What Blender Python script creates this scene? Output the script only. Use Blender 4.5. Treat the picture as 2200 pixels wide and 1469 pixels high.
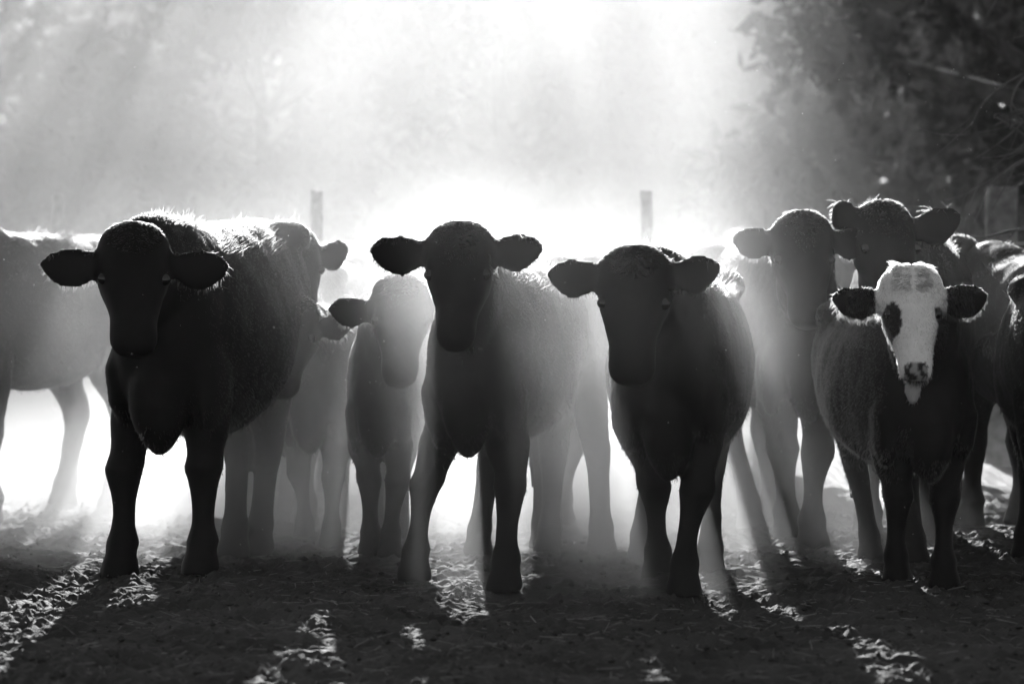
import bpy, bmesh, math, random
import numpy as np
from mathutils import Vector, Matrix, noise

for o in list(bpy.data.objects):
    bpy.data.objects.remove(o)
scene = bpy.context.scene
C = scene.collection
R = math.radians

# ------------------------------------------------------------------ camera
CAM_Z = 1.23
cam_data = bpy.data.cameras.new("camera")
cam_data.lens = 100.0
cam_data.sensor_width = 36.0
cam_data.shift_y = -0.0611
cam_data.clip_start = 0.1
cam_data.clip_end = 2000.0
cam_data.dof.use_dof = True
cam_data.dof.focus_distance = 11.5
cam_data.dof.aperture_fstop = 2.4
cam = bpy.data.objects.new("camera", cam_data)
cam.location = (0.0, 0.0, CAM_Z)
cam.rotation_euler = (R(90), 0, 0)
C.objects.link(cam)
scene.camera = cam

# ------------------------------------------------------------------ sky, sun, exposure
SUN_DIR = Vector((-0.028, 1.0, 0.318)).normalized()      # towards the sun
SUN_EL = math.asin(SUN_DIR.z)
world = bpy.data.worlds.new("World")
scene.world = world
world.use_nodes = True
wn = world.node_tree
for n in list(wn.nodes):
    wn.nodes.remove(n)
sky = wn.nodes.new("ShaderNodeTexSky")
sky.sky_type = 'NISHITA'
sky.sun_disc = False
sky.sun_elevation = SUN_EL
sky.sun_rotation = math.atan2(SUN_DIR.x, SUN_DIR.y)
sky.dust_density = 2.0
bw = wn.nodes.new("ShaderNodeRGBToBW")                     # black and white film
bg = wn.nodes.new("ShaderNodeBackground")
bg.inputs["Strength"].default_value = 0.09
wo = wn.nodes.new("ShaderNodeOutputWorld")
wn.links.new(sky.outputs[0], bw.inputs[0])
wn.links.new(bw.outputs[0], bg.inputs[0])
wn.links.new(bg.outputs[0], wo.inputs[0])

sun_data = bpy.data.lights.new("sun", 'SUN')
sun_data.energy = 4.7
sun_data.angle = R(0.5)
sun_data.color = (1.0, 1.0, 1.0)
sun = bpy.data.objects.new("sun", sun_data)
sun.rotation_euler = (-SUN_DIR).to_track_quat('-Z', 'Y').to_euler()
sun.location = (-2, 40, 18)
C.objects.link(sun)

scene.view_settings.view_transform = 'Standard'
scene.view_settings.look = 'None'
scene.view_settings.exposure = 0.95
scene.view_settings.gamma = 1.0
scene.view_settings.use_curve_mapping = False
scene.render.engine = 'CYCLES'
cy = scene.cycles
cy.use_denoising = True
cy.denoiser = 'OPENIMAGEDENOISE'
cy.max_bounces = 2
cy.diffuse_bounces = 1
cy.glossy_bounces = 1
cy.transmission_bounces = 3
cy.volume_bounces = 0
cy.transparent_max_bounces = 8
cy.volume_step_rate = 2.4
cy.volume_max_steps = 96
cy.caustics_reflective = False
cy.caustics_refractive = False
cy.sample_clamp_indirect = 4.0
cy.use_adaptive_sampling = False

F = 6111.0


def at(px, py, Y):
    """a point seen at (px, py) of the 2200 px photograph, Y metres out"""
    return Vector(((px - 1100) / F * Y, Y, CAM_Z - (py - 600) / F * Y))


def foot(px, py):
    Y = CAM_Z * F / (py - 600)
    return Vector(((px - 1100) / F * Y, Y, 0.0))


# ------------------------------------------------------------------ helpers
def tag(o, label=None, cat=None, group=None, kind=None):
    if label: o["label"] = label
    if cat: o["category"] = cat
    if group: o["group"] = group
    if kind: o["kind"] = kind
    return o


def link(name, data, parent=None, mat=None):
    o = bpy.data.objects.new(name, data)
    C.objects.link(o)
    if parent is not None:
        o.parent = parent
    if mat is not None:
        data.materials.append(mat)
    return o


def empty(name, loc):
    o = bpy.data.objects.new(name, None)
    o.empty_display_size = 0.1
    o.location = loc
    C.objects.link(o)
    return o


def mesh_np(name, V, faces, smooth=True):
    me = bpy.data.meshes.new(name)
    V = np.asarray(V, dtype=np.float32)
    if isinstance(faces, np.ndarray):
        n, k = faces.shape
        me.vertices.add(len(V))
        me.vertices.foreach_set("co", V.ravel())
        me.loops.add(n * k)
        me.loops.foreach_set("vertex_index", faces.astype(np.int32).ravel())
        me.polygons.add(n)
        me.polygons.foreach_set("loop_start", np.arange(0, n * k, k, dtype=np.int32))
        me.update(calc_edges=True)
    else:
        me.from_pydata(V.tolist(), [], faces)
        me.update()
    me.polygons.foreach_set("use_smooth", np.full(len(me.polygons), smooth))
    return me


def mat_new(name):
    m = bpy.data.materials.new(name)
    m.use_nodes = True
    nt = m.node_tree
    for n in list(nt.nodes):
        nt.nodes.remove(n)
    out = nt.nodes.new("ShaderNodeOutputMaterial")
    return m, nt, out


def N(nt, kind, **kw):
    n = nt.nodes.new(kind)
    for k, v in kw.items():
        if k.startswith("i_"):
            n.inputs[k[2:]].default_value = v
        else:
            setattr(n, k, v)
    return n


def grey(v):
    return (v, v, v, 1.0)


def noise_ramp(nt, scale, lo, hi, detail=4.0, p0=0.35, p1=0.65):
    tc = N(nt, "ShaderNodeTexCoord")
    nz = N(nt, "ShaderNodeTexNoise")
    nz.inputs["Scale"].default_value = scale
    nz.inputs["Detail"].default_value = detail
    rp = N(nt, "ShaderNodeValToRGB")
    rp.color_ramp.elements[0].position = p0
    rp.color_ramp.elements[1].position = p1
    rp.color_ramp.elements[0].color = grey(lo)
    rp.color_ramp.elements[1].color = grey(hi)
    nt.links.new(tc.outputs["Object"], nz.inputs["Vector"])
    nt.links.new(nz.outputs["Fac"], rp.inputs["Fac"])
    return nz, rp


# ------------------------------------------------------------------ materials
def make_ground_mat():
    m, nt, out = mat_new("trampled_earth")
    b = N(nt, "ShaderNodeBsdfPrincipled")
    b.inputs["Roughness"].default_value = 0.75
    b.inputs["Specular IOR Level"].default_value = 0.35
    nz, rp = noise_ramp(nt, 3.0, 0.022, 0.055, 8.0)
    nz2, rp2 = noise_ramp(nt, 60.0, 0.0, 1.0, 6.0)
    bump = N(nt, "ShaderNodeBump")
    bump.inputs["Strength"].default_value = 0.6
    bump.inputs["Distance"].default_value = 0.012
    nt.links.new(nz2.outputs["Fac"], bump.inputs["Height"])
    nt.links.new(rp.outputs["Color"], b.inputs["Base Color"])
    nt.links.new(bump.outputs["Normal"], b.inputs["Normal"])
    nt.links.new(b.outputs[0], out.inputs["Surface"])
    return m


def make_simple(name, lo, hi, scale, rough=0.8, bump=0.0, spec=0.3, metal=0.0):
    m, nt, out = mat_new(name)
    b = N(nt, "ShaderNodeBsdfPrincipled")
    b.inputs["Roughness"].default_value = rough
    b.inputs["Metallic"].default_value = metal
    b.inputs["Specular IOR Level"].default_value = spec
    nz, rp = noise_ramp(nt, scale, lo, hi, 6.0)
    nt.links.new(rp.outputs["Color"], b.inputs["Base Color"])
    if bump:
        bp = N(nt, "ShaderNodeBump")
        bp.inputs["Strength"].default_value = 0.7
        bp.inputs["Distance"].default_value = bump
        nt.links.new(nz.outputs["Fac"], bp.inputs["Height"])
        nt.links.new(bp.outputs["Normal"], b.inputs["Normal"])
    nt.links.new(b.outputs[0], out.inputs["Surface"])
    return m


def make_leaf(name, dif, trans):
    m, nt, out = mat_new(name)
    d = N(nt, "ShaderNodeBsdfDiffuse"); d.inputs[0].default_value = grey(dif)
    t = N(nt, "ShaderNodeBsdfTranslucent"); t.inputs[0].default_value = grey(trans)
    g = N(nt, "ShaderNodeBsdfGlossy"); g.inputs[0].default_value = grey(0.5); g.inputs["Roughness"].default_value = 0.35
    mx = N(nt, "ShaderNodeMixShader"); mx.inputs[0].default_value = 0.45
    m2 = N(nt, "ShaderNodeMixShader"); m2.inputs[0].default_value = 0.06
    nt.links.new(d.outputs[0], mx.inputs[1]); nt.links.new(t.outputs[0], mx.inputs[2])
    nt.links.new(mx.outputs[0], m2.inputs[1]); nt.links.new(g.outputs[0], m2.inputs[2])
    nt.links.new(m2.outputs[0], out.inputs["Surface"])
    return m


def make_hide(name):
    """coat under the hair; the tone of each spot is stored on the mesh"""
    m, nt, out = mat_new(name)
    b = N(nt, "ShaderNodeBsdfPrincipled")
    b.inputs["Roughness"].default_value = 0.6
    b.inputs["Specular IOR Level"].default_value = 0.12
    a = N(nt, "ShaderNodeAttribute"); a.attribute_name = "tone"
    tc = N(nt, "ShaderNodeTexCoord")
    nz = N(nt, "ShaderNodeTexNoise"); nz.inputs["Scale"].default_value = 30.0; nz.inputs["Detail"].default_value = 5
    mul = N(nt, "ShaderNodeMath", operation='MULTIPLY_ADD')
    mul.inputs[1].default_value = 0.4; mul.inputs[2].default_value = 0.8
    mm = N(nt, "ShaderNodeMath", operation='MULTIPLY')
    nt.links.new(tc.outputs["Object"], nz.inputs["Vector"])
    nt.links.new(nz.outputs["Fac"], mul.inputs[0])
    nt.links.new(mul.outputs[0], mm.inputs[0]); nt.links.new(a.outputs["Fac"], mm.inputs[1])
    nt.links.new(mm.outputs[0], b.inputs["Base Color"])
    bp = N(nt, "ShaderNodeBump"); bp.inputs["Strength"].default_value = 0.2; bp.inputs["Distance"].default_value = 0.004
    nt.links.new(nz.outputs["Fac"], bp.inputs["Height"]); nt.links.new(bp.outputs["Normal"], b.inputs["Normal"])
    nt.links.new(b.outputs[0], out.inputs["Surface"])
    return m


def make_hair(name):
    m, nt, out = mat_new(name)
    h = N(nt, "ShaderNodeBsdfHairPrincipled")
    h.model = 'CHIANG'
    h.parametrization = 'COLOR'
    h.inputs["Roughness"].default_value = 0.35
    h.inputs["Radial Roughness"].default_value = 0.5
    a = N(nt, "ShaderNodeAttribute"); a.attribute_name = "tone"
    nt.links.new(a.outputs["Fac"], h.inputs["Color"])
    nt.links.new(h.outputs[0], out.inputs["Surface"])
    return m


M_GROUND = make_ground_mat()
M_CLOD = make_simple("dry_clod", 0.025, 0.06, 25.0, 0.8, 0.01)
M_STRAW = make_simple("straw", 0.06, 0.20, 8.0, 0.6)
M_BARK = make_simple("bark", 0.04, 0.12, 9.0, 0.85, 0.02)
M_POST = make_simple("weathered_post", 0.10, 0.22, 14.0, 0.8, 0.01)
M_WIRE = make_simple("steel_wire", 0.6, 0.75, 10.0, 0.38, 0.0, 0.8, 1.0)
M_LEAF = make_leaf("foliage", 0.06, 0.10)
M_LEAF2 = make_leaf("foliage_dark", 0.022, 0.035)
M_HIDE = make_hide("cattle_hide")
M_HAIR = make_hair("cattle_hair")
M_EYE = make_simple("eye_gloss", 0.008, 0.015, 5.0, 0.12, 0.0, 0.6)
M_HOOF = make_simple("hoof_horn", 0.03, 0.06, 30.0, 0.5)
M_MOTE = make_simple("dust_mote", 0.5, 0.6, 5.0, 0.9)

# ------------------------------------------------------------------ ground
rng = np.random.default_rng(7)


def value_noise(x, y, seed):
    """smooth 2D lattice noise, vectorised, 0..1"""
    xi = np.floor(x).astype(np.int64); yi = np.floor(y).astype(np.int64)
    fx = x - xi; fy = y - yi
    fx = fx * fx * (3 - 2 * fx); fy = fy * fy * (3 - 2 * fy)

    def h(a, b):
        n = (a * 374761393 + b * 668265263 + seed * 974634777) & 0xFFFFFFFF
        n = ((n ^ (n >> 13)) * 1274126177) & 0xFFFFFFFF
        n = n ^ (n >> 16)
        return (n & 0xFFFF) / 65535.0
    v00 = h(xi, yi); v10 = h(xi + 1, yi); v01 = h(xi, yi + 1); v11 = h(xi + 1, yi + 1)
    return (v00 * (1 - fx) + v10 * fx) * (1 - fy) + (v01 * (1 - fx) + v11 * fx) * fy


def worley(x, y, seed):
    """distance to the nearest of jittered cell points"""
    xi = np.floor(x).astype(np.int64); yi = np.floor(y).astype(np.int64)
    best = np.full(x.shape, 9.0)

    def h(a, b, s):
        n = (a * 374761393 + b * 668265263 + s * 974634777) & 0xFFFFFFFF
        n = ((n ^ (n >> 13)) * 1274126177) & 0xFFFFFFFF
        n = n ^ (n >> 16)
        return (n & 0xFFFF) / 65535.0
    for dx in (-1, 0, 1):
        for dy in (-1, 0, 1):
            cx = xi + dx; cyy = yi + dy
            px = cx + h(cx, cyy, seed); py = cyy + h(cx, cyy, seed + 11)
            best = np.minimum(best, (px - x) ** 2 + (py - y) ** 2)
    return np.sqrt(best)


def ground_height(x, y):
    z = 0.035 * (value_noise(x * 1.3, y * 1.3, 1) - 0.5)
    z = z + 0.040 * (value_noise(x * 4.5, y * 4.5, 2) - 0.5)
    patch = np.clip(value_noise(x * 2.2, y * 2.2, 5) * 2.2 - 0.35, 0.15, 1)
    w = 1.0 - np.clip(worley(x * 19 + value_noise(x * 12, y * 12, 8) * 1.2, y * 19 + value_noise(x * 12, y * 12, 18) * 1.2, 4) * 1.4, 0, 1)
    z = z + 0.020 * w * patch
    z = z + 0.040 * (np.abs(value_noise(x * 13, y * 13, 3) - 0.5) - .15)
    z = z + 0.042 * patch * (np.abs(value_noise(x * 27, y * 27, 13) - 0.5) - .15)
    z = z + 0.022 * (value_noise(x * 38, y * 38, 6) - 0.5)
    return z


def axis(dense0, dense1, step, far0, far1, growth):
    mid = np.arange(dense0, dense1 + 1e-6, step)
    hi = []; v = dense1; s = step
    while v < far1:
        s *= growth; v += s; hi.append(min(v, far1))
    lo = []; v = dense0; s = step
    while v > far0:
        s *= growth; v -= s; lo.append(max(v, far0))
    return np.array(lo[::-1] + list(mid) + hi)


gx = axis(-2.8, 2.8, 0.0135, -150.0, 150.0, 1.16)
gy = axis(8.2, 14.6, 0.0145, -4.0, 170.0, 1.13)
GX, GY = np.meshgrid(gx, gy)
GZ = ground_height(GX, GY)
nx, ny = len(gx), len(gy)
idx = np.arange(nx * ny).reshape(ny, nx)
quads = np.stack([idx[:-1, :-1], idx[:-1, 1:], idx[1:, 1:], idx[1:, :-1]], -1).reshape(-1, 4)
me = mesh_np("ground", np.stack([GX, GY, GZ], -1).reshape(-1, 3), quads)
ground = link("ground", me, None, M_GROUND)
tag(ground, kind="structure")


# clods and straw lying about: nobody could count them
def scatter_clods():
    V = []; Fc = []
    n = 9000
    base = np.array([(1, 0, 0), (-1, 0, 0), (0, 1, 0), (0, -1, 0), (0, 0, 1), (0, 0, -1)], float)
    tri = np.array([(0, 2, 4), (2, 1, 4), (1, 3, 4), (3, 0, 4), (2, 0, 5), (1, 2, 5), (3, 1, 5), (0, 3, 5)])
    y = 8.0 + rng.random(n) ** 1.2 * 7.5
    x = (rng.random(n) - 0.5) * y * 0.46
    z = ground_height(x, y)
    s = 0.004 + 0.014 * rng.random(n) ** 4
    for i in range(n):
        j = base * (0.6 + 0.8 * rng.random((6, 1))) * np.array([1, 1, 0.7]) * s[i]
        a = rng.random() * 6.28
        c, sn = math.cos(a), math.sin(a)
        j = j @ np.array([[c, sn, 0], [-sn, c, 0], [0, 0, 1]])
        V.append(j + np.array([x[i], y[i], z[i] + s[i] * 0.25]))
        Fc.append(tri + 6 * i)
    me = mesh_np("clods", np.concatenate(V), np.concatenate(Fc), False)
    o = link("clods", me, None, M_CLOD)
    tag(o, "dark crumbled clods of dry earth strewn over the yard", "clods", None, "stuff")


def scatter_straw():
    n = 3200
    y = 8.0 + rng.random(n) * 6.5
    x = (rng.random(n) - 0.5) * y * 0.46
    z = ground_height(x, y) + 0.006
    L = 0.012 + 0.05 * rng.random(n) ** 2.5
    a = rng.random(n) * 6.28
    tilt = (rng.random(n) - 0.4) * 0.5
    d = np.stack([np.cos(a) * np.cos(tilt), np.sin(a) * np.cos(tilt), np.sin(tilt)], -1) * L[:, None]
    p = np.stack([-np.sin(a), np.cos(a), np.zeros(n)], -1) * (0.0012 + 0.0025 * rng.random(n) ** 4)[:, None]
    up = np.array([0, 0, 0.0025])
    c = np.stack([x, y, z], -1)
    V = np.stack([c - d - p, c - d + p, c + d + p, c + d - p, c - d + up, c + d + up], 1).reshape(-1, 3)
    q = np.arange(n)[:, None] * 6
    Fc = np.concatenate([q + np.array([[0, 4, 5, 3]]), q + np.array([[4, 1, 2, 5]])])
    o = link("straw", mesh_np("straw", V, Fc, False), None, M_STRAW)
    tag(o, "bits of pale straw and dry stalk lying on the earth", "straw", None, "stuff")


scatter_clods()
scatter_straw()


# ------------------------------------------------------------------ lofted tubes
class Loft:
    def __init__(self):
        self.V = []; self.F = []; self.n = 0

    def add(self, rings):
        k = len(rings[0]); b = self.n
        for r in rings:
            self.V.append(np.asarray(r, float)); self.n += k
        for i in range(len(rings) - 1):
            for j in range(k):
                a0 = b + i * k + j; a1 = b + i * k + (j + 1) % k
                self.F.append((a0, a1, a1 + k, a0 + k))
        c0 = np.mean(rings[0], 0); c1 = np.mean(rings[-1], 0)
        self.V.append(c0[None]); self.V.append(c1[None])
        i0 = self.n; i1 = self.n + 1; self.n += 2
        e = b + (len(rings) - 1) * k
        for j in range(k):
            self.F.append((i0, b + (j + 1) % k, b + j))
            self.F.append((i1, e + j, e + (j + 1) % k))

    def mesh(self, name):
        return mesh_np(name, np.concatenate(self.V), self.F)


def ring(c, a, b, ra, rb, n=20, p=2.0, egg=0.0):
    """superellipse ring about c spanned by unit vectors a (radius ra) and b (radius rb)"""
    t = np.linspace(0, 2 * math.pi, n, endpoint=False)
    ct = np.cos(t); st = np.sin(t)
    x = np.sign(ct) * np.abs(ct) ** (2 / p); y = np.sign(st) * np.abs(st) ** (2 / p)
    x = x * (1 - egg * y)
    c = np.array(c); a = np.array(a); b = np.array(b)
    return c[None] + np.outer(x * ra, a) + np.outer(y * rb, b)


def spline(pts, m):
    """catmull-rom through rows of numbers"""
    P = np.array(pts, float)
    P = np.vstack([2 * P[0] - P[1], P, 2 * P[-1] - P[-2]])
    out = []
    for i in range(1, len(P) - 2):
        for k in range(m):
            t = k / m
            out.append(0.5 * ((2 * P[i]) + (-P[i - 1] + P[i + 1]) * t + (2 * P[i - 1] - 5 * P[i] + 4 * P[i + 1] - P[i + 2]) * t * t
                              + (-P[i - 1] + 3 * P[i] - 3 * P[i + 1] + P[i + 2]) * t ** 3))
    out.append(P[-2])
    return np.array(out)


# ------------------------------------------------------------------ cattle
BODY = [  # t along the back, centre height, half width, half height
    (-.30, .84, .06, .10), (-.26, .84, .125, .19), (-.16, .855, .185, .265), (0.0, .87, .225, .31), (.2, .872, .255, .335), (.45, .855, .288, .352),
    (.7, .868, .292, .335), (.92, .905, .268, .295), (1.12, .945, .246, .262), (1.28, .965, .20, .215), (1.37, .975, .11, .12)]
FRONT = [  # height, half lateral, half fore-aft, forward offset
    (.86, .085, .15, -.02), (.72, .095, .13, 0), (.60, .093, .105, 0), (.50, .079, .088, 0), (.43, .062, .07, .0), (.375, .068, .074, .014), (.33, .056, .06, .01),
    (.25, .041, .046, 0), (.17, .041, .047, 0), (.115, .058, .066, -.004), (.08, .053, .06, .012), (.055, .061, .07, .02), (.0, .072, .085, .03)]
HIND = [
    (.98, .09, .15, .0), (.82, .11, .19, .02), (.66, .10, .145, .06), (.55, .078, .10, .03), (.46, .062, .082, -.05), (.40, .057, .076, -.085), (.33, .047, .058, -.075),
    (.23, .043, .048, -.04), (.16, .044, .05, -.02), (.11, .055, .06, 0), (.075, .051, .058, .012), (.05, .058, .068, .02), (0, .068, .082, .03)]
HEAD = [  # along the face, half width, half depth, offset of the centre below the forehead
    (-.065, .045, .035, -.06), (-.045, .078, .065, -.075), (-.005, .110, .095, -.09), (.05, .132, .118, -.108), (.11, .136, .130, -.118), (.17, .128, .135, -.122), (.23, .108, .122, -.118),
    (.30, .088, .102, -.105), (.36, .084, .088, -.094), (.41, .083, .078, -.088), (.45, .072, .064, -.086), (.475, .044, .040, -.086)]
EAR = [(0, .034), (.1, .042), (.25, .060), (.45, .081), (.62, .083), (.8, .068), (.92, .044), (1.0, .014)]


def near_face(P, Hc, d, z):
    q = P - Hc
    a = q @ d / z
    return (a > .2) & (np.linalg.norm(q - np.outer(a * z, d), axis=1) < .26 * z)


def cow(name, label, feet_mid, s=1.0, w=1.0, heading=0.0, poll=None, yaw=0.0, pitch=60.0, roll=0.0, hs=1.0,
        front=None, hind=None, ears=((0, 0, 1), (0, 0, 1)), voxel=0.0135, hairs=26000, tone=0.009, face=None, seed=1, drop=0.0,
        tail_swing=0.0, bx=0.0, poll_hair=.022, tail_len=1.0, hip=0.0, ear_up=0.0, beard=False, poll_w=1.25, hw_=1.0, brisket=1.0, neck=True, group="cattle standing in the dusty yard"):
    rg = np.random.default_rng(seed)
    O = np.array(feet_mid, float); O[2] = 0
    h = R(heading)
    fw = np.array([math.sin(h), -math.cos(h), 0.0]); rear = -fw
    lat = np.array([math.cos(h), math.sin(h), 0.0])         # the viewer's right when the animal faces the camera
    up = np.array([0, 0, 1.0])
    L = Loft()
    # trunk
    rows = spline(BODY, 3)
    rings = []
    for t, zc, hw, hh in rows:
        zc2 = zc - drop * 0.5 * math.exp(-((t - 0.15) / 0.5) ** 2); hh2 = hh + drop * 0.5 * math.exp(-((t - 0.15) / 0.5) ** 2)
        hk = hip * min(1.0, max(0.0, (t - .2) / .6))
        zc2 += hk * .6; hh2 += hk * .4
        c = rear * t * s + up * zc2 * s + lat * bx
        rings.append(ring(c, lat, up, max(hw, .02) * s * w, max(hh2, .02) * s, 28, 2.25, 0.10))
    L.add(rings)
    # hip bones and withers
    for sx in (-1, 1):
        c = rear * 1.0 * s + lat * (sx * .15 * s * w + bx) + up * (1.13 + hip) * s
        L.add([ring(c + rear * k * .12 * s, lat, up, r * .10 * s, r * .07 * s, 14) for k, r in ((-1, .3), (-.6, .8), (0, 1), (.6, .8), (1, .3))])
        c = lat * (sx * .155 * s * w + bx) + up * .73 * s + fw * .05 * s
        L.add([ring(c + up * k * .22 * s - lat * sx * max(0, k) * .05 * s, lat, fw, r * .075 * s * w, r * .17 * s, 16) for k, r in ((-1, .3), (-.6, .8), (0, 1), (.6, .85), (1, .35))])
    c = rear * .12 * s + up * 1.14 * s + lat * bx
    L.add([ring(c + rear * k * .25 * s, lat, up, r * .09 * s, r * .10 * s, 14) for k, r in ((-1, .3), (-.6, .8), (0, 1), (.6, .8), (1, .3))])
    # brisket
    c = fw * .17 * s + up * (.66 - drop) * s + lat * bx
    L.add([ring(c + up * k * .17 * s + fw * .02 * (k + 1) * s, lat, fw, r * .10 * s * brisket, r * .13 * s, 16)
           for k, r in ((-1.0, .18), (-.8, .5), (-.4, .85), (0, 1), (.5, 1), (1, .7))])
    # legs
    fr = front or [None, None]
    hd = hind or [None, None]
    leg_tops = []
    for tab, spots, t0 in ((FRONT, fr, 0.0), (HIND, hd, 1.02)):
        for i, sx in ((0, -1), (1, 1)):
            top = rear * t0 * s + lat * (sx * .125 * s * w + bx)
            g = spots[i]
            g = top * np.array([1, 1, 0]) + lat * sx * .01 if g is None else np.array(g, float) - O
            g[2] = 0
            rings = []
            rw = spline(tab, 2)
            ztop = tab[1][0]
            kx = rg.uniform(-.026, .026)
            for z, ra, rb, off in rw:
                k = min(1.0, max(0.0, (ztop - z) / (ztop - 0.10)))
                k = k * k * (3 - 2 * k) * 0.5 + k * 0.5
                c = top * (1 - k) + g * k + fw * off * s + up * z * s
                c = c + lat * kx * math.exp(-((z - .38) / .13) ** 2)
                c[2] = z * s
                wk = w if z > .55 else 1.0
                rings.append(ring(c, lat, fw, ra * s * wk, rb * s, 18, 2.1))
            L.add(rings)
    # tail
    base = rear * 1.35 * s + up * (1.08 + hip) * s
    pts = [(*(base), .035), (*(base + rear * .06 * s - up * .12 * s), .03), (*(base + rear * .05 * s - up * .45 * tail_len * s + lat * tail_swing * .3), .022),
           (*(base + rear * .03 * s - up * .66 * tail_len * s + lat * tail_swing * .8), .028), (*(base + rear * .03 * s - up * .82 * tail_len * s + lat * tail_swing), .012)]
    L.add([ring(p[:3], lat, rear, p[3] * s, p[3] * s, 10) for p in spline(pts, 4)])
    # head and neck
    Hp = None
    if poll is not None:
        H = np.array(poll, float) - O
    else:
        H = fw * .62 * s + up * 1.02 * s
    ya = R(yaw); pa = R(pitch); ra_ = R(roll)
    hx = np.array([math.cos(ya), math.sin(ya), 0.0])
    hf = np.array([math.sin(ya), -math.cos(ya), 0.0])
    d = hf * math.cos(pa) - up * math.sin(pa)
    u = hf * math.sin(pa) + up * math.cos(pa)
    r = hx * math.cos(ra_) + u * 0 + np.cross(d, hx) * math.sin(ra_)
    u = np.cross(r, d); u = u / np.linalg.norm(u)
    if u @ (hf * math.sin(pa) + up * math.cos(pa)) < 0: u = -u
    z = hs
    # H is the top of the poll: shift so that the dome touches it
    Hc = H - up * 0.0 + d * .055 * z + u * 0.05 * z
    rings = []
    for a_, hw, hh, off in spline(HEAD, 3):
        rings.append(ring(Hc + d * a_ * z + u * off * z, r, u, max(hw, .015) * z * hw_ * (1 + (poll_w - 1) * min(1.0, max(0.0, (.06 - a_) / .09))), max(hh, .015) * z, 24, 2.3 if a_ < .3 else 2.0, -0.06 if a_ > .2 else 0.05))
    L.add(rings)
    if neck:
        n0 = rear * .16 * s + up * .98 * s + lat * bx
        n1 = rear * -.12 * s + up * 1.02 * s + lat * bx
        n3 = Hc + d * .08 * z - u * .15 * z
        n2 = (n1 + n3) * .5 + up * .02
        path = spline([(*n0, .17, .26), (*n1, .15, .25), (*n2, .125, .205), (*n3, .105, .15), (*(n3 * .4 + (Hc + d * .06 * z - u * .09 * z) * .6), .085, .10)], 4)
        rings = []
        for i, p in enumerate(path):
            tg = path[min(i + 1, len(path) - 1)][:3] - path[max(i - 1, 0)][:3]
            tg = tg / np.linalg.norm(tg)
            a1 = np.cross(tg, up); a1 = a1 / np.linalg.norm(a1)
            b1 = np.cross(a1, tg)
            rings.append(ring(p[:3], a1, b1, p[3] * s * w, p[4] * s, 20, 2.1))
        L.add(rings)
    if beard:
        c = Hc + d * .40 * z - u * .17 * z
        L.add([ring(c - up * k * .15 * z + hf * .03 * z, r, hf, q * .040 * z, q * .036 * z, 12) for k, q in ((-.4, .6), (0, 1), (.3, 1.1), (.6, 1.0), (.82, .7), (.95, .35))])
    ear_pts = []
    for sx, (droop, back, ln) in zip((-1, 1), ears):
        e0 = Hc + d * (.085 - ear_up) * z + r * sx * .095 * z * hw_ - u * .085 * z
        dr = R(droop); bk = R(back)
        ex = r * sx * math.cos(dr) * math.cos(bk) - up * math.sin(dr) - hf * math.sin(bk) * math.cos(dr)
        ex = ex / np.linalg.norm(ex)
        en = hf * math.cos(bk) + r * sx * math.sin(bk)               # the flat of the ear looks forward
        en = en - ex * (en @ ex); en = en / np.linalg.norm(en)
        ev = np.cross(ex, en); ev = ev / np.linalg.norm(ev)
        if ev[2] < 0: ev = -ev
        rings = []
        for k, wd in spline(EAR, 3):
            c = e0 + ex * k * .255 * ln * z - ev * .035 * math.sin(k * 3.1) * z * .6 + en * 0.02 * k * k * z
            rings.append(ring(c, ev, en, max(wd, .008) * z * (0.55 + .45 * ln), (.019 - .006 * k) * z, 14))
        L.add(rings)
        ear_pts.append(e0 + ex * .16 * z * ln)
    # weld everything into one skin
    tmp = bpy.data.objects.new("tmp", L.mesh("tmp"))
    C.objects.link(tmp)
    md = tmp.modifiers.new("r", 'REMESH'); md.mode = 'VOXEL'; md.voxel_size = voxel; md.use_smooth_shade = True
    sm = tmp.modifiers.new("s", 'SMOOTH'); sm.factor = 0.5; sm.iterations = 5
    dg = bpy.context.evaluated_depsgraph_get()
    body_me = bpy.data.meshes.new_from_object(tmp.evaluated_get(dg))
    old = tmp.data
    bpy.data.objects.remove(tmp); bpy.data.meshes.remove(old)
    body_me.name = name + "_body"
    nv = len(body_me.vertices)
    co = np.empty(nv * 3, np.float32); body_me.vertices.foreach_get("co", co); co = co.reshape(-1, 3).astype(float)
    no = np.empty(nv * 3, np.float32); body_me.vertices.foreach_get("normal", no); no = no.reshape(-1, 3).astype(float)
    # flesh is uneven
    bump = np.array([noise.noise(Vector(p * 5.0 + seed * 3.1)) * .010 + noise.noise(Vector(p * 16.0 + seed)) * .003 for p in co])
    damp = np.clip(co[:, 2] / .5, .25, 1)
    co = co + no * (bump * damp)[:, None]
    co[:, 2] = np.maximum(co[:, 2], -0.02)
    body_me.vertices.foreach_set("co", co.astype(np.float32).ravel())

    def tones(P):
        tv = np.full(len(P), tone)
        if face is not None:
            tv = face(P, Hc, d, r, u, z, tv)
        return tv
    at_ = body_me.attributes.new("tone", 'FLOAT', 'POINT')
    at_.data.foreach_set("value", tones(co).astype(np.float32))
    body_me.polygons.foreach_set("use_smooth", np.ones(len(body_me.polygons), bool))
    body_me.update()
    root = empty(name, Vector(O))
    tag(root, label, "calf" if "calf" in name else "cow", group)
    link("body", body_me, root, M_HIDE)
    # eyes
    for sx in (-1, 1):
        c = Hc + d * .165 * z + r * sx * .108 * z * hw_ - u * .058 * z
        E = Loft()
        E.add([ring(c + r * sx * k * .026 * z, d, u, q * .026 * z, q * .021 * z, 12) for k, q in ((-1, .2), (-.6, .8), (0, 1), (.5, .86), (.85, .5), (1, .15))])
        link("eye", E.mesh("eye"), root, M_EYE)
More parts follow.
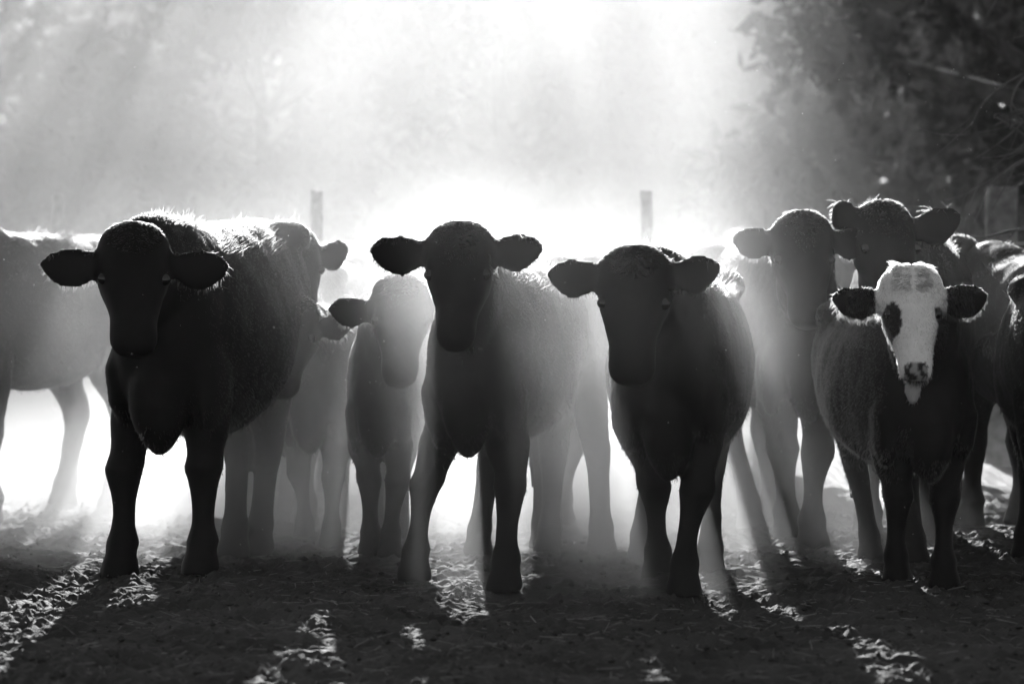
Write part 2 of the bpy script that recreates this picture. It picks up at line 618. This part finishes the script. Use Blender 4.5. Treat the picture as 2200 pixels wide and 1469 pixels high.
    # hair
    if hairs:
        body_me.calc_loop_triangles()
        nt = len(body_me.loop_triangles)
        tri = np.empty(nt * 3, np.int32); body_me.loop_triangles.foreach_get("vertices", tri); tri = tri.reshape(-1, 3)
        A = co[tri[:, 0]]; B = co[tri[:, 1]]; D = co[tri[:, 2]]
        area = np.linalg.norm(np.cross(B - A, D - A), axis=1)
        cen = (A + B + D) / 3
        dist_ear = np.min([np.linalg.norm(cen - e, axis=1) for e in ear_pts], axis=0)
        dist_poll = np.linalg.norm(cen - (Hc - d * .02), axis=1)
        wgt = area * (1 + 2.5 * (dist_ear < .14 * z) + 2.5 * (dist_poll < .16 * z) + 1.0 * (cen[:, 2] > 1.0 * s) - .5 * (cen[:, 2] < .35 * s))
        fn = np.cross(B - A, D - A); fn /= (np.linalg.norm(fn, axis=1)[:, None] + 1e-12)
        on_head = np.linalg.norm(cen - (Hc + d * .22 * z), axis=1) < .33 * z
        lateral = np.abs(fn @ lat)
        shag = (fn[:, 2] > .25) | (fn @ fw < -.35) | ((fn[:, 2] < -.45) & (cen[:, 2] > .42 * s)) | (lateral > .90)
        shag &= (cen[:, 2] > .30 * s)
        shag = np.where(on_head, (face is not None) | (fn[:, 2] > .45), shag)       # short smooth hide elsewhere
        shag |= (dist_ear < .16 * z) & (fn @ hf < .35)
        shag |= (dist_poll < .11 * z)
        wgt = wgt * np.where(shag, 1.0, 0.0)
        pick = rg.choice(nt, size=int(hairs * .62) if face is None else hairs, p=wgt / wgt.sum())
        hairs = len(pick)
        b0 = rg.random(hairs); b1 = rg.random(hairs)
        fl = b0 + b1 > 1; b0[fl] = 1 - b0[fl]; b1[fl] = 1 - b1[fl]
        P = A[pick] * (1 - b0 - b1)[:, None] + B[pick] * b0[:, None] + D[pick] * b1[:, None]
        Nn = no[tri[pick, 0]]
        de = dist_ear[pick]; dp = dist_poll[pick]
        ln = (.005 + .007 * rg.random(hairs))
        top = (Nn[:, 2] > .55) & (P[:, 2] > 1.0 * s)
        low = (Nn[:, 2] < -.3) & (P[:, 2] > .35 * s)
        ln = ln + .016 * low * rg.random(hairs) ** 2
        ln = ln + np.where(de < .13 * z, .014 * rg.random(hairs), 0)
        ln = ln + np.where((dp < .10 * z) & (np.abs((P - Hc) @ r) < .07), poll_hair * rg.random(hairs), 0)
        ln = np.where(P[:, 2] < .12 * s, .02, ln)
        muz = near_face(P, Hc, d, z)
        ln = np.where(muz & (face is None), ln * .45, ln)
        # ragged tufts along the topline
        q = np.array([noise.noise(Vector((p[0] * 9 + seed, p[1] * 9, 3.3))) for p in P])
        ln = ln + np.where(top & (q > .30) & (dp > .2), .06 * rg.random(hairs), 0)
        comb = rear[None] * .6 + np.array([0, 0, -.8])[None]
        comb = np.repeat(comb, hairs, 0)
        near_head = (np.linalg.norm(P - (Hc + d * .2), axis=1) < .34 * z)
        comb[near_head] = d * .9 - up * .1
        sd_ = np.sign((P - Hc) @ r)[:, None] * r[None] * .55 + d[None] * .5 + u[None] * .1
        comb = np.where((dp < .12 * z)[:, None], sd_, comb)
        comb[top & ~near_head] = rear * .6 + up * .15
        eear = de < .15 * z
        comb[eear] = r * 0 - up * .5
        clump = np.stack([np.array([noise.noise(Vector((p[0] * 22, p[1] * 22, p[2] * 22 + k * 7.7))) for p in P]) for k in range(3)], -1)
        dirn = Nn * .45 + comb * .9 + clump * np.where(ln > .02, .5, .06)[:, None] + rg.normal(size=(hairs, 3)) * .12
        dirn /= np.linalg.norm(dirn, axis=1)[:, None]
        end = dirn + comb * .35 + np.array([0, 0, -.15]); end /= np.linalg.norm(end, axis=1)[:, None]
        p0 = P - Nn * .002
        p1 = P + dirn * (ln * .5)[:, None]
        p2 = p1 + end * (ln * .5)[:, None]
        pts = np.stack([p0, p1, p2], 1).astype(np.float32)
        cu = bpy.data.hair_curves.new(name + "_hair")
        cu.add_curves([3] * hairs)
        cu.attributes["position"].data.foreach_set("vector", pts.ravel())
        ra = cu.attributes.get("radius") or cu.attributes.new("radius", 'FLOAT', 'POINT')
        ra.data.foreach_set("value", np.tile(np.array([.0009, .0007, .0002], np.float32), hairs))
        ta = cu.attributes.new("tone", 'FLOAT', 'CURVE')
        tv_ = tones(P)
        tv_ = np.where(tv_ < .05, .020, tv_ * (.5 + .5 * rg.random(hairs)))
        ta.data.foreach_set("value", tv_.astype(np.float32))
        link("hair", cu, root, M_HAIR)
    return root


# --- the front row -----------------------------------------------------------
def mid(a, b):
    return (a + b) * .5


fa = [foot(262, 1236), foot(435, 1230)]
cow("steer", "big black steer at the left of the front row, head lowered, brisket hanging", mid(*fa), 1.19, .95, -10,
    at(290, 484, 11.35), yaw=5, pitch=70, roll=-3, hw_=1.08, hip=.06, hs=1.02, front=fa, hind=[foot(505, 1196), foot(558, 1190)],
    ears=((4, 8, 1.04), (2, 8, 1.06)), hairs=36000, seed=11, drop=.06, tail_swing=.10, bx=.05)

fe = [foot(893, 1244), foot(1087, 1264)]
cow("heifer", "black heifer standing head on at the centre, ears straight out", mid(*fe), 1.07, .86, -12,
    at(987, 482, 11.05), yaw=-3, pitch=60, roll=2, hw_=.97, ear_up=.045, poll_w=1.3, hs=1.0, front=fe, hind=[foot(1030, 1192), foot(1180, 1190)],
    ears=((-2, 8, 1.0), (0, 12, .9)), hairs=32000, seed=12, bx=.075)

fg = [foot(1414, 1246), foot(1470, 1276)]
cow("bullock", "black bullock right of centre standing head on, forelegs close together", mid(*fg), 1.06, .98, -7,
    at(1364, 532, 10.95), yaw=-8, pitch=74, roll=-2, hw_=1.06, ear_up=.05, hs=1.0, front=fg, hind=[foot(1380, 1205), foot(1526, 1236)],
    ears=((2, 8, .95), (-6, 8, .92)), hairs=32000, seed=13, drop=.08)


def white_face(P, Hc, d, r, u, z, tv):
    q = P - Hc
    a = q @ d / z; b = q @ r / z; c = q @ u / z
    wob = np.array([noise.noise(Vector(p * 14)) for p in P]) * .02
    on = (a > -.09) & (a < .50) & (c > -.15) & (np.abs(b) < .16) & (c + wob > -.13)
    tv = np.where(on, .88, tv)
    patch = ((b + .098) / .040) ** 2 + ((a - .205) / .080) ** 2 < 1 + wob * 8          # dark patch round one eye
    tv = np.where(on & patch, .03, tv)
    patch2 = ((b - .118) / .024) ** 2 + ((a - .165) / .036) ** 2 < 1 + wob * 8
    tv = np.where(on & patch2, .03, tv)
    chin = (np.abs(b) < .055) & (a > .38) & (a < .64) & (c <= -.12) & (c > -.30)
    tv = np.where(chin, .45, tv)
    nose = (np.abs(b) < .052) & (a > .405) & (c > -.16)
    spot = np.array([noise.noise(Vector(p * 38 + 5)) for p in P]) > .14
    tv = np.where(nose & on, np.where(spot, .35, .03), tv)
    return tv


fk = [foot(1925, 1250), foot(2027, 1262)]
cow("white_faced_calf", "black calf with a white face and dark eye patch, at the right", mid(*fk), .95, 1.0, 5,
    at(1957, 572, 11.05), yaw=0, pitch=72, hw_=.97, poll_w=1.4, beard=True, hs=.87, front=fk, hind=[foot(1868, 1200), foot(1965, 1205)],
    ears=((0, 14, 1.02), (-2, 14, 1.04)), hairs=60000, poll_hair=.034, seed=14, face=white_face, voxel=.011, drop=.04)

# --- those behind -----------------------------------------------------------------
fd = [foot(797, 1190), foot(839, 1195)]
cow("small_calf", "small tufted calf whose one ear shows beside the central heifer", mid(*fd), .90, .74, -3,
    at(860, 594, 12.25), yaw=2, pitch=62, hs=.95, front=fd, hind=[foot(805, 1160), foot(860, 1160)],
    ears=((2, 6, .9), (4, 8, .9)), hairs=22000, poll_hair=.05, seed=15)

fh = [foot(1690, 1160), foot(1744, 1180)]
cow("tall_cow", "tall black cow with a domed head in the light shaft beside the white faced calf", mid(*fh), 1.18, .80, 8,
    at(1722, 460, 12.8), yaw=3, pitch=64, ear_up=.04, hs=1.03, front=fh, hind=[foot(1610, 1135), foot(1660, 1130)],
    ears=((2, 10, .82), (2, 10, .9)), hairs=26000, seed=16)

cow("peering_cow", "black cow peering over from behind the white faced calf, highest of the heads", foot(1930, 1165), 1.22, .86, -14,
    at(1893, 437, 12.9), ear_up=.03, yaw=14, pitch=58, hs=1.08, ears=((-50, 40, .62), (-14, 2, 1.0)), hairs=26000, seed=17)

cow("hidden_cow", "dark cow half hidden behind the big steer, one pointed ear at the right", foot(598, 1135), 1.14, .84, 8,
    at(622, 490, 13.2), yaw=16, pitch=55, hs=1.05, ears=((0, 20, .8), (-16, 30, .8)), hairs=22000, seed=18)

cow("turned_bullock", "hazy bullock seen from behind, between the central heifer and the head on bullock", Vector((.28, 14.35, 0)), 1.12, .84, 177,
    None, yaw=178, pitch=50, hs=1.0, front=[foot(1205, 1125), foot(1190, 1120)], hind=[foot(1292, 1190), foot(1168, 1184)], hairs=24000, seed=19, tail_swing=-.04, tail_len=.62)
fp = [foot(655, 1165), foot(712, 1178)]
cow("pale_lit_calf", "small calf in bright dust between the steer and the tufted calf, a round ear showing", mid(*fp), .88, .86, -10,
    at(632, 640, 12.75), yaw=-12, pitch=62, hs=.9, front=fp, ears=((0, 10, .85), (-8, 10, .85)), hairs=16000, seed=20, voxel=.016)
cow("far_heifer", "heifer far back in the dust, only her hips showing over the small calf", Vector((-1.0, 17.4, 0)), 1.10, .95, 170,
    None, yaw=170, pitch=60, hs=1.0, hairs=14000, seed=21, voxel=.016)
cow("shaggy_backed_cow", "far cow in the glare, back just showing over the head on bullock", Vector((1.08, 19.0, 0)), 1.18, .85, 175,
    None, yaw=165, pitch=75, hs=1.0, hairs=16000, seed=22, voxel=.016)
cow("dim_cow", "pale hazy cow deepest in the dust, behind the tall cow's left ear", Vector((1.52, 19.1, 0)), 1.24, .86, 176,
    None, yaw=172, pitch=75, hs=1.0, hairs=14000, seed=23, voxel=.016)
cow("side_on_cow", "large cow standing nearly side on at the left edge, head out of view", Vector((-2.75, 14.25, 0)), 1.22, .95, -22,
    None, yaw=-60, pitch=50, hs=1.05, hairs=20000, seed=24, voxel=.015, drop=-.05)
cow("edge_cow", "black cow cut off by the right edge, rim of light on its shoulder", Vector((2.38, 12.4, 0)), 1.05, .95, 172,
    None, yaw=165, pitch=60, hs=1.0, hairs=20000, seed=25, voxel=.015)
cow("rear_cow", "cow with its hind leg showing between the calf and the right edge", Vector((2.42, 14.2, 0)), 1.12, .9, 196,
    None, yaw=200, pitch=60, hs=1.0, hairs=14000, seed=26, voxel=.016)


# ------------------------------------------------------------------ fence
def fence_post(px, top_py, Y, wd, dp, lean, label):
    b = at(px, 600, Y); b.z = 0
    z1 = CAM_Z - (top_py - 600) / F * Y
    L = Loft()
    rr = np.random.default_rng(int(px))
    rings = []
    for k in range(12):
        q = k / 11
        c = (lean * q, 0, -.1 + (z1 + .1) * q)
        rg_ = ring(c, (1, 0, 0), (0, 1, 0), wd / 2, dp / 2, 14, 3.2) + rr.normal(size=(14, 3)) * .003
        if k == 11: rg_[:, 2] += rr.normal(size=14) * .006
        rings.append(rg_)
    L.add(rings)
    o = link("fence_post", L.mesh("fence_post"), None, M_POST)
    o.location = b
    tag(o, label, "fence post", "posts of the yard fence")


FY = 20.0
fence_post(684, 412, FY, .084, .08, -.012, "pale fence post standing left of centre, right of the steer")
fence_post(1403, 412, FY, .084, .08, -.05, "leaning fence post above the head on bullock right of centre")
fence_post(125, 418, FY + 7, .10, .10, 0.0, "faint fence post deep in the dust above the steer's left ear")
fence_post(2148, 404, FY - 1.5, .20, .18, .01, "stout dark strainer post beside the right edge")


def wire(name, z, label):
    L = Loft()
    pts = []
    for i in range(61):
        x = -9 + 18 * i / 60
        pts.append((x, FY - .05 - (0.004 * x), z - .012 * math.sin(i * .53) * 0.4 - .008 * (x / 5)))
    L.add([ring(p, (0, 1, 0), (0, 0, 1), .006, .006, 8) for p in pts])
    o = link(name, L.mesh(name), None, M_WIRE)
    tag(o, label, "wire", "fence wires")


wire("fence_wire", 1.485, "taut top wire crossing above the heifers' backs")
wire("fence_wire", .95, "lower fence wire half hidden by the legs of the herd")


# ------------------------------------------------------------------ trees
def limb(L, a, b, ra, rb, rg_, bend=.12, n=7):
    a = np.array(a, float); b = np.array(b, float)
    t = b - a; ln = np.linalg.norm(t); t /= ln
    e = np.cross(t, (0.3, .2, 1)); e /= np.linalg.norm(e); f = np.cross(t, e)
    o1 = rg_.normal(size=2) * bend * ln
    pts = []
    rings = []
    for k in range(n):
        q = k / (n - 1)
        c = a + (b - a) * q + (e * o1[0] + f * o1[1]) * math.sin(q * math.pi) * .6 + rg_.normal(size=3) * ra * .12
        pts.append(c)
        rings.append(ring(c, e, f, ra + (rb - ra) * q, ra + (rb - ra) * q, 8))
    L.add(rings)
    return pts


def leaves(centres, radii, n, size, rg_, aspect=.45):
    """leaf quads spread through clumps"""
    centres = np.array(centres, float); radii = np.array(radii, float)
    vol = radii ** 2.2
    k = rg_.choice(len(centres), size=n, p=vol / vol.sum())
    v = rg_.normal(size=(n, 3)); v /= np.linalg.norm(v, axis=1)[:, None]
    rad = rg_.random(n) ** .5
    P = centres[k] + v * (rad * radii[k])[:, None] * np.array([1, 1, .75])
    a = rg_.normal(size=(n, 3)); a[:, 2] -= .5; a /= np.linalg.norm(a, axis=1)[:, None]
    b = np.cross(a, rg_.normal(size=(n, 3))); b /= np.linalg.norm(b, axis=1)[:, None]
    c = np.cross(a, b)
    s = size * (.6 + .8 * rg_.random(n))[:, None]
    V = np.stack([P, P + a * s * .5 + b * s * aspect * .5 + c * s * .06, P + a * s, P + a * s * .5 - b * s * aspect * .5 + c * s * .06], 1).reshape(-1, 3)
    Fc = np.arange(n * 4).reshape(-1, 4)
    return V, Fc


SUN_GAPS = [(Vector((1.56, 11.1, 1.10)), .42), (Vector((2.3, 11.4, 1.25)), .16)]


def sun_gaps(V, Fc, base, rg_):
    # ragged holes in the leaves that let a little sun through to the animals below
    P = V[::4] + np.array(base)
    keep = np.ones(len(P), bool)
    sd = np.array(SUN_DIR)
    for c, rad in SUN_GAPS:
        q = P - np.array(c)
        q = q - np.outer(q @ sd, sd)
        keep &= (np.linalg.norm(q, axis=1) > rad * (.75 + .5 * rg_.random(len(P)))) | (rg_.random(len(P)) < .06)
    V = V.reshape(-1, 4, 3)[keep].reshape(-1, 3)
    return V, np.arange(len(V)).reshape(-1, 4)


def tree(name, label, base, height, spread, n_leaf, size, seed, crown_lo=.3, mat=None, trunk_r=.22, clumps=26, squash=1.0, aspect=.45, zmin=-9.0, prune=None):
    rg_ = np.random.default_rng(seed)
    root = empty(name, Vector(base))
    T = Loft()
    top = (rg_.normal() * .4, rg_.normal() * .4, height * .55)
    tp = limb(T, (0, 0, -.2), top, trunk_r, trunk_r * .55, rg_, .05, 10)
    cen = []; rad = []
    for i in range(clumps):
        z = height * (crown_lo + (1 - crown_lo) * rg_.random() ** .8)
        f = (z / height - crown_lo) / (1 - crown_lo)
        rr = spread * math.sqrt(max(.08, 1 - (2 * f - .85) ** 2)) * (.25 + .75 * rg_.random() ** .6)
        a = rg_.random() * 6.28
        e = np.array([math.cos(a) * rr, math.sin(a) * rr * squash, z])
        st = tp[int(min(9, max(3, (z * .75 / (height * .55)) * 9)))]
        lp = limb(T, st, e, trunk_r * .32, .02, rg_, .10, 7)
        cen.append(e); rad.append(spread * (.16 + .20 * rg_.random()))
        cen.append(lp[4]); rad.append(spread * .13)
        for k in range(2):
            e2 = e + np.clip(rg_.normal(size=3), -1, 1) * spread * .2
            limb(T, lp[4], e2, .03, .008, rg_, .15, 5)
            cen.append(e2); rad.append(spread * (.10 + .10 * rg_.random()))
    link("trunk", T.mesh("trunk"), root, M_BARK)
    V, Fc = leaves(cen, rad, n_leaf, size, rg_, aspect)
    V = V.reshape(-1, 4, 3)
    V = V[V[:, :, 2].min(1) > zmin].reshape(-1, 3)
    if prune:                                              # lower boughs long gone on the yard side
        Q = V.reshape(-1, 4, 3); hx_ = Q[:, 0, 0] + base[0]
        V = Q[~((hx_ < prune[0] + .25 * rg_.normal(size=len(Q))) & (Q[:, 0, 2] < prune[1] + .3 * rg_.normal(size=len(Q))))].reshape(-1, 3)
    V, Fc = sun_gaps(V, Fc, base, rg_)
    link("crown", mesh_np("crown", V, Fc, False), root, mat or M_LEAF)
    tag(root, label, "tree", "trees round the yard")
    return root


# dense trees whose crowns throw the right of the yard into shade
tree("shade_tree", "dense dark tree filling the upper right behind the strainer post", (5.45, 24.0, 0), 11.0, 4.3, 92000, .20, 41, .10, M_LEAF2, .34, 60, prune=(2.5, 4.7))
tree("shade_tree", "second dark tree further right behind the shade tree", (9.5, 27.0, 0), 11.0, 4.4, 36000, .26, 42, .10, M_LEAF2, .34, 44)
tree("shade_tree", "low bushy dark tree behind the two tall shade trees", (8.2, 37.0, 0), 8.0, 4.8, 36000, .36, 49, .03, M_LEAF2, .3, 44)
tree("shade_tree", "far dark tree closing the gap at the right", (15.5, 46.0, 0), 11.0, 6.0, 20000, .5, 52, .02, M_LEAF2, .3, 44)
tree("willow_tree", "soft mottled tree in the glare above the central heifer", (-.6, 66.0, 0), 12.5, 4.6, 15000, .42, 66, .2, M_LEAF, .28, 30)
# a far row that closes the horizon
for k, (tx, ty, lab) in enumerate(((-1.5, 92, "low far tree on the horizon behind the central heifer"), (-12.5, 95, "low far tree on the horizon behind the steer"),
                                   (9.5, 96, "low far tree on the horizon right of the leaning post"))):
    tree("far_tree", lab, (tx, ty, 0), 13.0, 7.5, 11000, 1.0, 60 + k, .0, M_LEAF, .35, 36)
# unseen tall trees, added to keep the air before the herd in shade
tree("added_shade_tree", "unseen tall tree added outside the left edge, high crown shading the air over the yard", (-7.4, 24.5, 0), 13.5, 7.0, 40000, .36, 50, .50, M_LEAF2, .4, 60, zmin=4.9)
tree("added_shade_tree", "unseen tall tree added outside the right edge, high crown shading the air over the yard", (8.6, 27.0, 0), 15.0, 7.2, 40000, .38, 51, .64, M_LEAF2, .4, 60, zmin=6.0)
# lighter trees in the dust behind
tree("willow_tree", "hazy leafy tree in bright dust above the steer", (-4.6, 50.0, 0), 9.5, 3.6, 15000, .32, 43, .22, M_LEAF, .2, 26)
tree("willow_tree", "hazy tree at the upper left corner", (-9.8, 52.0, 0), 10.5, 4.2, 17000, .34, 44, .10, M_LEAF, .25, 30)
tree("willow_tree", "pale tree behind the centre, its top lost in glare", (2.6, 84.0, 0), 13.0, 5.0, 16000, .6, 45, .05, M_LEAF, .25, 30)
tree("willow_tree", "distant tree washed out left of the centre", (-5.0, 72.0, 0), 13.0, 5.5, 17000, .52, 46, .08, M_LEAF, .3, 32)
tree("willow_tree", "distant tree washed out at the far left", (-15.0, 70.0, 0), 13.0, 5.5, 17000, .52, 47, .08, M_LEAF, .3, 32)
tree("willow_tree", "distant tree washed out right of the centre", (6.0, 74.0, 0), 13.0, 5.8, 20000, .62, 48, .08, M_LEAF, .3, 32)


def bare_tree():
    rg_ = np.random.default_rng(77)
    root = empty("bare_tree", Vector((3.35, 15.6, 0)))
    T = Loft()
    tp = limb(T, (0, 0, -.1), (.1, .2, 4.2), .13, .05, rg_, .04, 12)
    link("trunk", T.mesh("trunk"), root, M_BARK)
    B = Loft()

    def grow(a, dirn, ln, r0, depth):
        b = np.array(a) + dirn * ln
        p = limb(B, a, b, r0, r0 * .45, rg_, .16, 7)
        if depth == 0: return
        for k in range(4 if depth > 1 else 3):
            q = p[rg_.integers(2, 7)]
            nd = dirn + rg_.normal(size=3) * .55 + np.array([0, 0, -.18]); nd /= np.linalg.norm(nd)
            grow(q, nd, ln * (.45 + .25 * rg_.random()), max(.003, r0 * .5), depth - 1)
    for i in range(13):
        z = 1.7 + i * .17
        st = tp[min(11, int(z / 4.2 * 11))]
        dd = np.array([-.9 + rg_.normal() * .25, rg_.normal() * .5 - .1, .25 + rg_.normal() * .3]); dd /= np.linalg.norm(dd)
        grow(st, dd, .6 + .4 * rg_.random(), .014, 2)
    link("branch", B.mesh("branch"), root, M_BARK)
    tag(root, "bare twiggy tree reaching in from the upper right edge", "tree", "trees round the yard")


bare_tree()


# ------------------------------------------------------------------ airborne dust
def motes():
    n = 420
    y = 9.5 + rng.random(n) * 4.5
    x = (rng.random(n) - .5) * y * .40
    z = .15 + rng.random(n) * 2.0
    s = .0008 + .0012 * rng.random(n) ** 3
    base = np.array([(1, 1, 1), (-1, -1, 1), (-1, 1, -1), (1, -1, -1)], float)
    V = np.stack([x, y, z], -1)[:, None, :] + base[None] * s[:, None, None]
    tri = np.array([(0, 1, 2), (0, 3, 1), (0, 2, 3), (1, 3, 2)])
    Fc = (np.arange(n)[:, None, None] * 4 + tri[None]).reshape(-1, 3)
    o = link("dust_motes", mesh_np("dust_motes", V.reshape(-1, 3), Fc, False), None, M_MOTE)
    tag(o, "specks of dust floating in the air before the herd", "dust", None, "stuff")


motes()


def box(name, lo, hi):
    x0, y0, z0 = lo; x1, y1, z1 = hi
    V = [(x0, y0, z0), (x1, y0, z0), (x1, y1, z0), (x0, y1, z0), (x0, y0, z1), (x1, y0, z1), (x1, y1, z1), (x0, y1, z1)]
    Fc = [(0, 3, 2, 1), (4, 5, 6, 7), (0, 1, 5, 4), (1, 2, 6, 5), (2, 3, 7, 6), (3, 0, 4, 7)]
    return link(name, mesh_np(name, V, Fc, False))


G_ANISO = 0.60
HAZE_D = 0.0003
hz = box("haze", (-160, -6, -1.2), (160, 180, 13.0))
m, nt, out = mat_new("thin_haze")
pv = N(nt, "ShaderNodeVolumePrincipled")
pv.inputs["Color"].default_value = grey(.95)
pv.inputs["Density"].default_value = HAZE_D
pv.inputs["Anisotropy"].default_value = G_ANISO
nt.links.new(pv.outputs[0], out.inputs["Volume"])
hz.data.materials.append(m)
tag(hz, "thin dusty haze filling the whole yard", "haze", None, "stuff")

dc = box("dust_cloud", (-11, 8.6, -.3), (11, 31, 6.4))
m, nt, out = mat_new("kicked_up_dust")
pv = N(nt, "ShaderNodeVolumePrincipled")
pv.inputs["Color"].default_value = grey(.97)
pv.inputs["Anisotropy"].default_value = G_ANISO
tc = N(nt, "ShaderNodeTexCoord")
sp = N(nt, "ShaderNodeSeparateXYZ")
nt.links.new(tc.outputs["Object"], sp.inputs[0])


def ramp(src, a, b, lo, hi):
    r_ = N(nt, "ShaderNodeMapRange", interpolation_type='SMOOTHSTEP')
    r_.inputs["From Min"].default_value = a; r_.inputs["From Max"].default_value = b
    r_.inputs["To Min"].default_value = lo; r_.inputs["To Max"].default_value = hi
    nt.links.new(src, r_.inputs["Value"])
    return r_.outputs[0]


def mul(*ss):
    o = ss[0]
    for s_ in ss[1:]:
        m_ = N(nt, "ShaderNodeMath", operation='MULTIPLY')
        nt.links.new(o, m_.inputs[0]); nt.links.new(s_, m_.inputs[1]); o = m_.outputs[0]
    return o


nz = N(nt, "ShaderNodeTexNoise"); nz.inputs["Scale"].default_value = .7; nz.inputs["Detail"].default_value = 3.0
nt.links.new(tc.outputs["Object"], nz.inputs["Vector"])
yx = N(nt, "ShaderNodeMath", operation='ADD')
nt.links.new(sp.outputs[1], yx.inputs[0]); nt.links.new(ramp(sp.outputs[0], -.75, -.25, 0.0, 1.65), yx.inputs[1])
puff = ramp(nz.outputs["Fac"], .28, .72, .2, 1.8)
side = mul(ramp(sp.outputs[0], .7, 1.25, 1.0, .03), ramp(sp.outputs[0], -2.4, -1.3, .10, 1.0))
ends = mul(ramp(sp.outputs[0], -11, -7, 0.0, 1.0), ramp(sp.outputs[0], 8, 11, 1.0, 0.0))
nz2 = N(nt, "ShaderNodeTexNoise"); nz2.inputs["Scale"].default_value = 2.1; nz2.inputs["Detail"].default_value = 2.0
nt.links.new(tc.outputs["Object"], nz2.inputs["Vector"])
near = mul(ramp(nz2.outputs["Fac"], .3, .7, .45, 1.55), ramp(yx.outputs[0], 11.7, 13.4, 0.0, 2.7), ramp(sp.outputs[1], 13.0, 15.0, 1.0, 0.0), ramp(sp.outputs[2], .9, 1.8, 1.0, .06), side, puff)
far_side = mul(ramp(sp.outputs[0], 1.25, 2.15, 1.0, .03), ramp(sp.outputs[0], -4.0, -1.0, .55, 1.0), ends)
far = mul(ramp(sp.outputs[1], 12.0, 14.0, 0.0, 1.0), ramp(sp.outputs[1], 24, 31, 1, 0), ramp(sp.outputs[2], .5, 2.5, .115, .115),
          ramp(sp.outputs[2], 3.5, 6.2, 1.0, 0.0), far_side, puff)
nf = N(nt, "ShaderNodeMath", operation='ADD')
nt.links.new(near, nf.inputs[0]); nt.links.new(far, nf.inputs[1])
dens = nf.outputs[0]
low = mul(ramp(sp.outputs[2], .05, .75, 1.0, 0.0), ramp(sp.outputs[1], 11.7, 13.2, 0.0, 1.0), ramp(sp.outputs[1], 17, 22, 1.0, .1),
          ramp(sp.outputs[0], 1.0, 2.0, 1.0, .03), ramp(sp.outputs[0], -3.5, -1.2, .12, 1.0), ramp(nz.outputs["Fac"], .3, .7, 4.0, 9.0))
ad = N(nt, "ShaderNodeMath", operation='ADD')
nt.links.new(dens, ad.inputs[0]); nt.links.new(low, ad.inputs[1])
dens = ad.outputs[0]
dm = N(nt, "ShaderNodeMath", operation='MULTIPLY'); dm.inputs[1].default_value = 0.085
nt.links.new(dens, dm.inputs[0])
nt.links.new(dm.outputs[0], pv.inputs["Density"])
nt.links.new(pv.outputs[0], out.inputs["Volume"])
dc.data.materials.append(m)
tag(dc, "billowing pale dust kicked up round and behind the herd", "dust", None, "stuff")

# thinner dust drifting on beyond the fence
dd = box("drifting_dust", (-45, 24, -.4), (45, 112, 17))
m, nt, out = mat_new("drifting_dust")
pv = N(nt, "ShaderNodeVolumePrincipled")
pv.inputs["Color"].default_value = grey(.97)
pv.inputs["Anisotropy"].default_value = G_ANISO
tc = N(nt, "ShaderNodeTexCoord")
sp = N(nt, "ShaderNodeSeparateXYZ")
nt.links.new(tc.outputs["Object"], sp.inputs[0])
nz = N(nt, "ShaderNodeTexNoise"); nz.inputs["Scale"].default_value = .16; nz.inputs["Detail"].default_value = 2.0
nt.links.new(tc.outputs["Object"], nz.inputs["Vector"])
dens = mul(ramp(sp.outputs[1], 26, 40, 0.0, .0056), ramp(sp.outputs[1], 88, 110, 1, 0), ramp(sp.outputs[2], 6, 16, 1.0, 0.0),
           ramp(sp.outputs[0], 2.2, 4.8, 1.0, .06), ramp(sp.outputs[0], -44, -30, 0.0, 1.0), ramp(sp.outputs[0], 30, 44, 1.0, 0.0),
           ramp(nz.outputs["Fac"], .3, .7, .15, 1.85))
nt.links.new(dens, pv.inputs["Density"])
nt.links.new(pv.outputs[0], out.inputs["Volume"])
dd.data.materials.append(m)
tag(dd, "thin bright dust drifting among the trees beyond the fence", "dust", None, "stuff")
